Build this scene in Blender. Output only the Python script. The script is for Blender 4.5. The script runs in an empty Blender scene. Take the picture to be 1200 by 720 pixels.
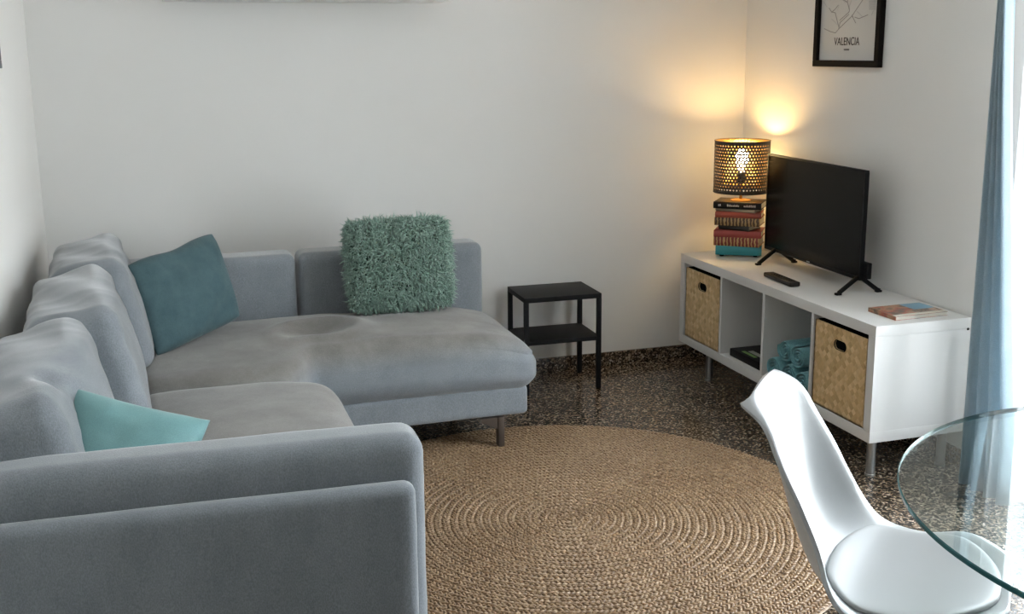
import bpy, bmesh, math, random
from mathutils import Vector, Matrix, noise
random.seed(7)
PI = math.pi
S = bpy.context.scene
C = S.collection
V = Vector

# ------------------------------------------------------------------ materials
def new_mat(name):
    m = bpy.data.materials.new(name); m.use_nodes = True
    nt = m.node_tree
    return m, nt, nt.nodes['Principled BSDF']
def nd(nt, t, **kw):
    n = nt.nodes.new(t)
    for k, v in kw.items(): setattr(n, k, v)
    return n
def lk(nt, a, b): nt.links.new(a, b)
def coords(nt, scale=(1, 1, 1), loc=(0, 0, 0), rot=(0, 0, 0)):
    tc = nd(nt, 'ShaderNodeTexCoord'); mp = nd(nt, 'ShaderNodeMapping')
    mp.inputs['Scale'].default_value = scale; mp.inputs['Location'].default_value = loc
    mp.inputs['Rotation'].default_value = rot
    lk(nt, tc.outputs['Object'], mp.inputs['Vector'])
    return mp.outputs['Vector']
def ramp(nt, fac, stops, interp='LINEAR'):
    r = nd(nt, 'ShaderNodeValToRGB'); r.color_ramp.interpolation = interp
    e = r.color_ramp.elements
    while len(e) < len(stops): e.new(0.5)
    for k, (p, c) in enumerate(stops):
        e[k].position = p; e[k].color = (*c, 1) if len(c) == 3 else c
    lk(nt, fac, r.inputs['Fac'])
    return r.outputs['Color']
def plain(name, col, rough=.5, metal=0, spec=.5, **kw):
    m, nt, b = new_mat(name)
    b.inputs['Base Color'].default_value = (*col, 1)
    b.inputs['Roughness'].default_value = rough
    b.inputs['Metallic'].default_value = metal
    b.inputs['Specular IOR Level'].default_value = spec
    for k, v in kw.items(): b.inputs[k].default_value = v
    # faint surface variation so nothing is perfectly flat
    n = nd(nt, 'ShaderNodeTexNoise'); n.inputs['Scale'].default_value = 40
    lk(nt, coords(nt), n.inputs['Vector'])
    bp = nd(nt, 'ShaderNodeBump'); bp.inputs['Strength'].default_value = .03; bp.inputs['Distance'].default_value = .002
    lk(nt, n.outputs['Fac'], bp.inputs['Height']); lk(nt, bp.outputs['Normal'], b.inputs['Normal'])
    return m
def fabric(name, c1, c2, scale=14, weave=900, sheen=.3, bump=.25, rough=.95, stretch=(1, 1, 1), low=None):
    m, nt, b = new_mat(name)
    v = coords(nt, stretch)
    n = nd(nt, 'ShaderNodeTexNoise'); n.inputs['Scale'].default_value = scale; n.inputs['Detail'].default_value = 6
    n.inputs['Roughness'].default_value = .65
    lk(nt, v, n.inputs['Vector'])
    col = ramp(nt, n.outputs['Fac'], [(.3, c1), (.7, c2)])
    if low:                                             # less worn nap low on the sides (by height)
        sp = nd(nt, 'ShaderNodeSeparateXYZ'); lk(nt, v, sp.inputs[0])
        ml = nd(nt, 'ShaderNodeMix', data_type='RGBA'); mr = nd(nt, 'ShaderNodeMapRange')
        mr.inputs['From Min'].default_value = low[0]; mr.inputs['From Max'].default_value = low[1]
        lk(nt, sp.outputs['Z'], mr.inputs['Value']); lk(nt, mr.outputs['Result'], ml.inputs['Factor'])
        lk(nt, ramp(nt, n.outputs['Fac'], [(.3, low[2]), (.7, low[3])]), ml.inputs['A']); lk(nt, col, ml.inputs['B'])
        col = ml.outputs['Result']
    f = nd(nt, 'ShaderNodeTexNoise'); f.inputs['Scale'].default_value = weave; f.inputs['Detail'].default_value = 2
    lk(nt, v, f.inputs['Vector'])
    mx = nd(nt, 'ShaderNodeMix', data_type='RGBA', blend_type='MULTIPLY'); mx.inputs['Factor'].default_value = .5
    lk(nt, col, mx.inputs['A'])
    lk(nt, ramp(nt, f.outputs['Fac'], [(.3, (.55,) * 3), (.7, (1.2,) * 3)]), mx.inputs['B'])
    lk(nt, mx.outputs['Result'], b.inputs['Base Color'])
    b.inputs['Roughness'].default_value = rough; b.inputs['Specular IOR Level'].default_value = .15
    b.inputs['Sheen Weight'].default_value = sheen; b.inputs['Sheen Roughness'].default_value = .4
    bp = nd(nt, 'ShaderNodeBump'); bp.inputs['Strength'].default_value = bump; bp.inputs['Distance'].default_value = .002
    lk(nt, f.outputs['Fac'], bp.inputs['Height']); lk(nt, bp.outputs['Normal'], b.inputs['Normal'])
    return m

M = {}
def wall_mat():
    m, nt, b = new_mat('white_plaster')
    n = nd(nt, 'ShaderNodeTexNoise'); n.inputs['Scale'].default_value = 1.3; n.inputs['Detail'].default_value = 4
    lk(nt, coords(nt), n.inputs['Vector'])
    lk(nt, ramp(nt, n.outputs['Fac'], [(.3, (.80, .785, .755)), (.7, (.825, .81, .785))]), b.inputs['Base Color'])
    b.inputs['Roughness'].default_value = .7; b.inputs['Specular IOR Level'].default_value = .25
    f = nd(nt, 'ShaderNodeTexNoise'); f.inputs['Scale'].default_value = 9; f.inputs['Detail'].default_value = 5
    lk(nt, coords(nt), f.inputs['Vector'])
    bp = nd(nt, 'ShaderNodeBump'); bp.inputs['Strength'].default_value = .12; bp.inputs['Distance'].default_value = .01
    lk(nt, f.outputs['Fac'], bp.inputs['Height']); lk(nt, bp.outputs['Normal'], b.inputs['Normal'])
    return m
M['wall'] = wall_mat()
def terrazzo():
    m, nt, b = new_mat('terrazzo')
    v = coords(nt)
    w = nd(nt, 'ShaderNodeTexNoise'); w.inputs['Scale'].default_value = 60; w.inputs['Detail'].default_value = 2
    lk(nt, v, w.inputs['Vector'])
    ad = nd(nt, 'ShaderNodeMix', data_type='RGBA', blend_type='ADD'); ad.inputs['Factor'].default_value = .005
    lk(nt, v, ad.inputs['A']); lk(nt, w.outputs['Color'], ad.inputs['B'])
    vo = nd(nt, 'ShaderNodeTexVoronoi'); vo.inputs['Scale'].default_value = 150; vo.inputs['Randomness'].default_value = 1
    lk(nt, ad.outputs['Result'], vo.inputs['Vector'])
    sx = nd(nt, 'ShaderNodeSeparateColor'); lk(nt, vo.outputs['Color'], sx.inputs['Color'])
    col = ramp(nt, sx.outputs['Red'], [(0, (.022, .016, .011)), (.34, (.060, .043, .029)), (.56, (.16, .116, .078)),
                                       (.80, (.28, .215, .155)), (.93, (.43, .36, .285))], 'CONSTANT')
    lk(nt, col, b.inputs['Base Color'])
    b.inputs['Roughness'].default_value = .22; b.inputs['Specular IOR Level'].default_value = .5
    return m
M['terrazzo'] = terrazzo()
M['sofa'] = fabric('grey_velvet', (.234, .256, .278), (.294, .318, .342), 9, 420, .8, .35, stretch=(1, 1, .55))
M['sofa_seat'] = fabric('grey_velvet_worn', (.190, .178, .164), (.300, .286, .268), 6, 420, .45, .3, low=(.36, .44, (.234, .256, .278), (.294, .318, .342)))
M['blue_pillow'] = fabric('slate_blue_cloth', (.070, .125, .140), (.095, .158, .172), 22, 500, .2, .5)
M['aqua'] = fabric('aqua_satin', (.19, .37, .375), (.235, .425, .425), 5, 900, .25, .1, .5)
M['fur'] = fabric('sage_shag', (.26, .41, .335), (.43, .58, .49), 30, 300, .35, .1)
M['fur_base'] = plain('sage_backing', (.08, .14, .115), .95, 0, .1)
M['curtain'] = fabric('blue_curtain_cloth', (.46, .55, .60), (.52, .61, .66), 10, 700, .15, .1, .8)
def translucent(m, w):
    nt = m.node_tree; b = nt.nodes['Principled BSDF']; out = nt.nodes['Material Output']
    t = nd(nt, 'ShaderNodeBsdfTranslucent'); x = nd(nt, 'ShaderNodeMixShader'); x.inputs[0].default_value = w
    lk(nt, b.inputs['Base Color'].links[0].from_socket, t.inputs['Color'])
    lk(nt, b.outputs[0], x.inputs[1]); lk(nt, t.outputs[0], x.inputs[2]); lk(nt, x.outputs[0], out.inputs['Surface'])
translucent(M['curtain'], .55)
M['black_metal'] = plain('black_powder_coat', (.009, .009, .010), .5, 0, .17)
M['black_plastic'] = plain('black_plastic', (.006, .006, .007), .45, 0, .14)
M['black_gloss'] = plain('black_screen', (.003, .0035, .004), .2, 0, .16)
M['dark_plastic'] = plain('dark_grey_plastic', (.020, .016, .014), .5, 0, .25)
M['white_lacquer'] = plain('white_foil', (.70, .69, .67), .3, 0, .35)
M['white_shelf'] = plain('white_shelf', (.86, .86, .84), .5)
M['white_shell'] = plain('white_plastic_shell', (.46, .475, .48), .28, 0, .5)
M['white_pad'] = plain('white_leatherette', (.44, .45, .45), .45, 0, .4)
M['steel'] = plain('brushed_steel', (.42, .42, .42), .35, 1)
M['bronze'] = plain('dark_bronze', (.16, .13, .11), .4, .8)
M['beech'] = plain('pale_beech', (.50, .34, .20), .5)
M['paper'] = plain('paper', (.66, .62, .54), .85, 0, .1)
M['print'] = plain('print_paper', (.62, .60, .57), .7, 0, .2)
M['ink'] = plain('dark_ink', (.06, .045, .04), .8, 0, .1)
M['map_line'] = plain('grey_ink', (.30, .28, .265), .8, 0, .1)
M['map_wash'] = plain('pale_grey_ink', (.47, .455, .44), .8, 0, .1)
M['frame'] = plain('black_frame_wood', (.008, .006, .005), .65, 0, .12)
M['grey_frame'] = plain('grey_frame_wood', (.10, .10, .10), .5)
M['brass'] = plain('brass_lining', (.42, .265, .095), .4, 1)
M['taupe'] = plain('taupe_metal', (.055, .047, .040), .5, .3)
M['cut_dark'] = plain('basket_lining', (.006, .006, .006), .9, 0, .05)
M['window_frame'] = plain('white_pvc', (.75, .75, .75), .4)
M['blue_led'] = plain('blue_plastic', (.02, .03, .25), .3)
M['green_label'] = plain('green_label', (.22, .42, .12), .5)
M['pale_label'] = plain('pale_label', (.42, .44, .38), .5)
M['silver_ink'] = plain('silver_ink', (.45, .45, .45), .4)
M['ceiling'] = plain('ceiling_white', (.84, .83, .81), .8, 0, .1)

def weave_mat():
    m, nt, b = new_mat('bamboo_weave')
    v = coords(nt)
    sp = nd(nt, 'ShaderNodeSeparateXYZ'); lk(nt, v, sp.inputs[0])
    def mth(op, a, bb=None):
        n = nd(nt, 'ShaderNodeMath', operation=op)
        for i, q in enumerate((a, bb)):
            if q is None: continue
            if isinstance(q, (int, float)): n.inputs[i].default_value = q
            else: lk(nt, q, n.inputs[i])
        return n.outputs[0]
    h = mth('ADD', sp.outputs['Y'], sp.outputs['X'])
    u = mth('MULTIPLY', mth('ADD', h, sp.outputs['Z']), 36.0)
    w = mth('MULTIPLY', mth('SUBTRACT', h, sp.outputs['Z']), 36.0)
    fu, fw = mth('FLOOR', u), mth('FLOOR', w)
    cb = nd(nt, 'ShaderNodeCombineXYZ'); lk(nt, fu, cb.inputs[0]); lk(nt, fw, cb.inputs[1])
    wn = nd(nt, 'ShaderNodeTexWhiteNoise', noise_dimensions='2D'); lk(nt, cb.outputs[0], wn.inputs['Vector'])
    par = mth('MULTIPLY', mth('MODULO', mth('ABSOLUTE', mth('ADD', fu, fw)), 2.0), .28)
    k = mth('ADD', mth('MULTIPLY', wn.outputs['Value'], .72), par)
    col = ramp(nt, k, [(0, (.50, .32, .14)), (.5, (.64, .44, .215)), (1, (.78, .58, .33))])
    n = nd(nt, 'ShaderNodeTexNoise'); n.inputs['Scale'].default_value = 60; lk(nt, v, n.inputs['Vector'])
    mx = nd(nt, 'ShaderNodeMix', data_type='RGBA', blend_type='MULTIPLY'); mx.inputs['Factor'].default_value = .4
    lk(nt, col, mx.inputs['A']); lk(nt, ramp(nt, n.outputs['Fac'], [(.3, (.7,) * 3), (.7, (1.1,) * 3)]), mx.inputs['B'])
    lk(nt, mx.outputs['Result'], b.inputs['Base Color'])
    b.inputs['Roughness'].default_value = .5
    pu = mth('PINGPONG', u, .5); pw = mth('PINGPONG', w, .5)
    bp = nd(nt, 'ShaderNodeBump'); bp.inputs['Strength'].default_value = .35; bp.inputs['Distance'].default_value = .004
    lk(nt, mth('MINIMUM', pu, pw), bp.inputs['Height']); lk(nt, bp.outputs['Normal'], b.inputs['Normal'])
    return m
M['weave'] = weave_mat()
def jute():
    m, nt, b = new_mat('jute_braid')
    v = coords(nt)
    n = nd(nt, 'ShaderNodeTexNoise'); n.inputs['Scale'].default_value = 130; n.inputs['Detail'].default_value = 3
    lk(nt, v, n.inputs['Vector'])
    n2 = nd(nt, 'ShaderNodeTexNoise'); n2.inputs['Scale'].default_value = 4; n2.inputs['Detail'].default_value = 3
    lk(nt, v, n2.inputs['Vector'])
    c1 = ramp(nt, n.outputs['Fac'], [(.25, (.120, .062, .026)), (.5, (.305, .190, .098)), (.75, (.49, .355, .22))])
    mx = nd(nt, 'ShaderNodeMix', data_type='RGBA', blend_type='MULTIPLY'); mx.inputs['Factor'].default_value = .5
    lk(nt, c1, mx.inputs['A']); lk(nt, ramp(nt, n2.outputs['Fac'], [(.35, (.8, .74, .68)), (.65, (1.1, 1.1, 1.1))]), mx.inputs['B'])
    lk(nt, mx.outputs['Result'], b.inputs['Base Color'])
    b.inputs['Roughness'].default_value = .42; b.inputs['Specular IOR Level'].default_value = .8
    return m
M['jute'] = jute()
def towel_mat():
    return fabric('turquoise_terry', (.16, .38, .42), (.22, .46, .50), 40, 260, .3, .6)
M['towel'] = towel_mat()
def glass_mat(name, tint=(.93, .97, .97), gl=1.0):
    m, nt, b = new_mat(name); nt.nodes.remove(b)
    out = nt.nodes['Material Output']
    tr = nd(nt, 'ShaderNodeBsdfTransparent'); tr.inputs[0].default_value = (*tint, 1)
    g = nd(nt, 'ShaderNodeBsdfGlossy'); g.inputs['Roughness'].default_value = .02
    fr = nd(nt, 'ShaderNodeFresnel'); gm = nd(nt, 'ShaderNodeNewGeometry'); io = nd(nt, 'ShaderNodeMapRange')      # same reflectance on both faces of a thin sheet
    io.inputs['To Min'].default_value = 1.5; io.inputs['To Max'].default_value = 1 / 1.5
    lk(nt, gm.outputs['Backfacing'], io.inputs['Value']); lk(nt, io.outputs['Result'], fr.inputs['IOR'])
    mx = nd(nt, 'ShaderNodeMixShader')
    lk(nt, fr.outputs[0], mx.inputs[0]); lk(nt, tr.outputs[0], mx.inputs[1]); lk(nt, g.outputs[0], mx.inputs[2])
    lk(nt, mx.outputs[0], out.inputs['Surface'])
    return m
M['table_glass'] = glass_mat('table_glass', (.90, .955, .95))
M['pane'] = glass_mat('window_glass', (.97, .98, .98))
M['glass_edge'] = plain('green_glass_edge', (.03, .12, .13), .2, 0, .3)
def emis(name, col, st):
    m, nt, b = new_mat(name)
    b.inputs['Base Color'].default_value = (*col, 1)
    b.inputs['Emission Color'].default_value = (*col, 1); b.inputs['Emission Strength'].default_value = st
    return m
M['bulb'] = emis('lit_bulb', (1, .67, .27), 155)
def cover_mat(name, cols, sc=9):
    m, nt, b = new_mat(name)
    n = nd(nt, 'ShaderNodeTexNoise'); n.inputs['Scale'].default_value = sc; n.inputs['Detail'].default_value = 3
    lk(nt, coords(nt), n.inputs['Vector'])
    k = len(cols)
    lk(nt, ramp(nt, n.outputs['Fac'], [(.3 + .4 * i / (k - 1), c) for i, c in enumerate(cols)]), b.inputs['Base Color'])
    b.inputs['Roughness'].default_value = .35
    return m
M['magazine'] = cover_mat('magazine_cover', [(.05, .035, .03), (.16, .11, .08), (.42, .10, .06), (.45, .26, .15), (.10, .08, .06), (.5, .3, .2)], 16)
M['mag_sky'] = plain('sky_blue_ink', (.16, .36, .50), .35)

# ------------------------------------------------------------------ mesh helpers
def obj(name, bm, m, parent=None, smooth=True, angle=40):
    me = bpy.data.meshes.new(name); bm.to_mesh(me); bm.free()
    o = bpy.data.objects.new(name, me); C.objects.link(o)
    for q in (m if isinstance(m, (list, tuple)) else [m]): me.materials.append(q)
    if smooth:
        me.polygons.foreach_set('use_smooth', [True] * len(me.polygons))
        try: me.set_sharp_from_angle(angle=math.radians(angle))
        except Exception: pass
    if parent is not None:
        root = V((0, 0, 0)); p = parent
        if not parent.get('_local'):
            while p is not None: root += p.location; p = p.parent
            me.transform(Matrix.Translation(-root))
        o.parent = parent
    return o
def tag(o, label, cat, group=None):
    o['label'] = label; o['category'] = cat
    if group: o['group'] = group
    return o
def thing(name, label, cat, loc=(0, 0, 0), rotz=0, group=None):
    o = bpy.data.objects.new(name, None); C.objects.link(o)
    o.location = loc; o.rotation_euler = (0, 0, rotz); o.empty_display_size = .05
    return tag(o, label, cat, group)
LOC = set()
def lpart(name, bm, m, parent, **kw):
    """part whose mesh is already in its thing's local frame"""
    o = obj(name, bm, m, None, **kw); o.parent = parent
    return o
def struct(name, bm, m, **kw):
    o = obj(name, bm, m, None, **kw); o['kind'] = 'structure'; return o
def B(): return bmesh.new()
def box(bm, x0, x1, y0, y1, z0, z1, bev=0, seg=2, mi=0):
    t = bmesh.new()
    bmesh.ops.create_cube(t, size=1)
    for v in t.verts:
        v.co = V((x0 + (v.co.x + .5) * (x1 - x0), y0 + (v.co.y + .5) * (y1 - y0), z0 + (v.co.z + .5) * (z1 - z0)))
    if bev: bmesh.ops.bevel(t, geom=t.edges[:], offset=bev, segments=seg, affect='EDGES', profile=.6)
    join(bm, t, mi); return bm
def join(bm, t, mi=0):
    vm = [bm.verts.new(v.co) for v in t.verts]
    t.verts.index_update()
    for f in t.faces:
        try:
            g = bm.faces.new([vm[v.index] for v in f.verts]); g.material_index = mi
        except ValueError: pass
    t.free()
def lathe(bm, prof, c=(0, 0, 0), n=32, close=True, mi=0):
    """prof list of (r,z)"""
    rings = []
    for r, z in prof:
        if r < 1e-6: rings.append([bm.verts.new((c[0], c[1], c[2] + z))])
        else: rings.append([bm.verts.new((c[0] + r * math.cos(2 * PI * k / n), c[1] + r * math.sin(2 * PI * k / n), c[2] + z)) for k in range(n)])
    for a, b in zip(rings, rings[1:]):
        for k in range(n):
            k2 = (k + 1) % n
            if len(a) == 1 and len(b) == 1: continue
            if len(a) == 1: f = bm.faces.new((a[0], b[k2], b[k]))
            elif len(b) == 1: f = bm.faces.new((a[k], a[k2], b[0]))
            else: f = bm.faces.new((a[k], a[k2], b[k2], b[k]))
            f.material_index = mi
    if close:
        for R_, fl in ((rings[0], True), (rings[-1], False)):
            if len(R_) > 1:
                f = bm.faces.new(R_[::-1] if fl else R_); f.material_index = mi
    return bm
def tube(bm, pts, r, n=10, mi=0):
    pts = [V(p) for p in pts]; rings = []
    rs = r if isinstance(r, (list, tuple)) else [r] * len(pts)
    for i, p in enumerate(pts):
        d = (pts[min(i + 1, len(pts) - 1)] - pts[max(i - 1, 0)]).normalized()
        a = d.orthogonal().normalized() if i == 0 else (a - d * a.dot(d)).normalized()
        b = d.cross(a)
        rings.append([bm.verts.new(p + (a * math.cos(2 * PI * k / n) + b * math.sin(2 * PI * k / n)) * rs[i]) for k in range(n)])
    for A, Bq in zip(rings, rings[1:]):
        for k in range(n): bm.faces.new((A[k], A[(k + 1) % n], Bq[(k + 1) % n], Bq[k])).material_index = mi
    bm.faces.new(rings[0][::-1]); bm.faces.new(rings[-1])
    return bm
def bar(bm, a, b, w, h, up=(0, 0, 1), bev=0, mi=0):
    """rectangular bar from a to b"""
    a, b = V(a), V(b); d = (b - a); L = d.length; d.normalize()
    s = d.cross(V(up)).normalized(); u = s.cross(d)
    t = bmesh.new(); bmesh.ops.create_cube(t, size=1)
    for v in t.verts: v.co = a + d * ((v.co.x + .5) * L) + s * v.co.y * w + u * v.co.z * h
    if bev: bmesh.ops.bevel(t, geom=t.edges[:], offset=bev, segments=2, affect='EDGES')
    join(bm, t, mi); return bm
def prism(bm, pts, a, b, mi=0):
    """polygon pts (Vectors) extruded from offset a to offset b (Vectors)"""
    A = [bm.verts.new(V(p) + V(a)) for p in pts]; Bq = [bm.verts.new(V(p) + V(b)) for p in pts]
    bm.faces.new(A[::-1]).material_index = mi; bm.faces.new(Bq).material_index = mi
    n = len(pts)
    for k in range(n): bm.faces.new((A[k], A[(k + 1) % n], Bq[(k + 1) % n], Bq[k])).material_index = mi
    return bm
def soft_box(size, r=.05, sub=28, crown=(0, 0, 0), wr=0, wscale=5, seed=0, fn=None, mat=None):
    """stuffed upholstery block centred on the origin: rounded edges, crowned faces, wrinkles"""
    hx, hy, hz = [s / 2 for s in size]
    t = bmesh.new(); bmesh.ops.create_cube(t, size=2)
    bmesh.ops.subdivide_edges(t, edges=t.edges[:], cuts=sub, use_grid_fill=True)
    for v in t.verts:
        # crowd the grid toward the edges
        q = [math.copysign(1 - (1 - abs(c)) ** 1.6, c) if abs(c) < 1 else c for c in v.co]
        p = V((q[0] * hx, q[1] * hy, q[2] * hz))
        rr = min(r, hx, hy, hz)
        inner = V([max(-(h - rr), min(h - rr, c)) for c, h in zip(p, (hx, hy, hz))])
        d = p - inner
        if d.length > 1e-9: p = inner + d.normalized() * rr
        u, w, s = p.x / hx, p.y / hy, p.z / hz
        P = V(p)
        P.x += math.copysign(crown[0], u) * abs(u) ** 2 * (1 - w * w) * (1 - s * s)
        P.y += math.copysign(crown[1], w) * abs(w) ** 2 * (1 - u * u) * (1 - s * s)
        P.z += math.copysign(crown[2], s) * abs(s) ** 2 * (1 - u * u) * (1 - w * w)
        if fn: P = fn(P, u, w, s)
        v.co = P
    if wr:
        t.normal_update()
        for v in t.verts:
            k = noise.fractal(V((v.co.x * wscale, v.co.y * wscale, v.co.z * wscale)) + V((seed * 9.1, seed * 3.7, 0)), 1., 2., 4)
            v.co += v.normal * k * wr
    if mat is not None: bmesh.ops.transform(t, matrix=mat, verts=t.verts[:])
    return t
def pillow_bm(w, h, t, O, ux, uz, n=30, pinch=.06, wr=.004, seed=1, pw=2.4, dent=0, corner=.05):
    """scatter cushion: O centre, ux across, uz up the cushion, thickness along ux x uz"""
    ux, uz = V(ux).normalized(), V(uz).normalized(); nn = ux.cross(uz).normalized()
    bm = bmesh.new(); grids = []
    for side in (1, -1):
        g = {}
        for i in range(n + 1):
            for j in range(n + 1):
                if side == -1 and (i in (0, n) or j in (0, n)): g[i, j] = grids[0][i, j]; continue
                u = math.sin((i / n - .5) * PI) * .35 + (2 * i / n - 1) * .65
                v = math.sin((j / n - .5) * PI) * .35 + (2 * j / n - 1) * .65
                th = (max(0, 1 - abs(u) ** pw) * max(0, 1 - abs(v) ** pw)) ** .55 * t / 2
                cr = 1 - corner * abs(u * v) ** 5
                x = u * w / 2 * (1 - pinch * (1 - v * v)) * cr; z = v * h / 2 * (1 - pinch * (1 - u * u)) * cr
                if dent and v > 0: z -= dent * math.exp(-(u / .35) ** 2) * v ** 2 * h
                k = noise.fractal(V((u * 2.2 + seed * 5, v * 2.2, side * 3)), 1, 2, 4)
                off = side * th + k * wr * (1 - max(abs(u), abs(v)) ** 6)
                if dent and v > 0: off -= side * dent * .35 * t * math.exp(-(u / .09) ** 2) * v * 6 * (1 - v ** 4) * .5
                g[i, j] = bm.verts.new(V(O) + ux * x + uz * z + nn * off)
        grids.append(g)
        for i in range(n):
            for j in range(n):
                f = (g[i, j], g[i + 1, j], g[i + 1, j + 1], g[i, j + 1])
                bm.faces.new(f if side == 1 else f[::-1])
    return bm
def copy_thing(root, loc, rotz=None, label=None):
    r = root.copy(); C.objects.link(r); r.location = loc
    if rotz is not None: r.rotation_euler = (0, 0, rotz)
    if label: r['label'] = label
    for ch in list(root.children):
        c = ch.copy(); C.objects.link(c); c.parent = r
        for g in list(ch.children):
            d = g.copy(); C.objects.link(d); d.parent = c
    return r

# ------------------------------------------------------------------ room (corner of back and right wall is the origin)
XL, YF, H = -3.128, -8.5, 2.5
struct('floor', box(B(), XL - .15, .15, YF - .15, .15, -.12, 0), M['terrazzo'])
struct('ceiling', box(B(), XL - .15, .15, YF - .15, .15, H, H + .12), M['ceiling'])
struct('wall_back', box(B(), XL - .15, .15, 0, .15, 0, H), M['wall'])
struct('wall_left', box(B(), XL - .15, XL, YF, 0, 0, H), M['wall'])
struct('wall_front', box(B(), XL - .15, .15, YF - .15, YF, 0, H), M['wall'])
WY0, WY1, WZ0, WZ1 = -2.98, -1.90, .06, 2.25        # balcony window opening in the right wall
wb = B()
box(wb, 0, .15, WY1, 0, 0, H); box(wb, 0, .15, YF, WY0, 0, H)
box(wb, 0, .15, WY0, WY1, WZ1, H); box(wb, 0, .15, WY0, WY1, 0, WZ0)
struct('wall_right', wb, M['wall'])
struct('baseboard_back', box(B(), XL, 0, -.012, 0, 0, .065, .002), M['terrazzo'])
struct('baseboard_right', box(B(), -.012, 0, WY1, -.012, 0, .065, .002), M['terrazzo'])
struct('baseboard_left', box(B(), XL, XL + .012, YF, -.012, 0, .065, .002), M['terrazzo'])
def window():
    o = bpy.data.objects.new('window_1', None); C.objects.link(o); o['kind'] = 'structure'
    o.location = (.08, (WY0 + WY1) / 2, WZ0)
    f = B(); w = .05
    for y0, y1 in ((WY0, WY0 + w), (WY1 - w, WY1), ((WY0 + WY1) / 2 - .04, (WY0 + WY1) / 2 + .04)):
        box(f, .05, .11, y0, y1, WZ0, WZ1, .004)
    for z0, z1 in ((WZ0, WZ0 + w), (WZ1 - w, WZ1)):
        box(f, .05, .11, WY0, WY1, z0, z1, .004)
    obj('window_frame', f, M['window_frame'], o)
    p = B(); box(p, .078, .082, WY0 + w, (WY0 + WY1) / 2 - .04, WZ0 + w, WZ1 - w)
    obj('pane', p, M['pane'], o)
    p = B(); box(p, .078, .082, (WY0 + WY1) / 2 + .04, WY1 - w, WZ0 + w, WZ1 - w)
    obj('pane', p, M['pane'], o)
window()

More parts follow.
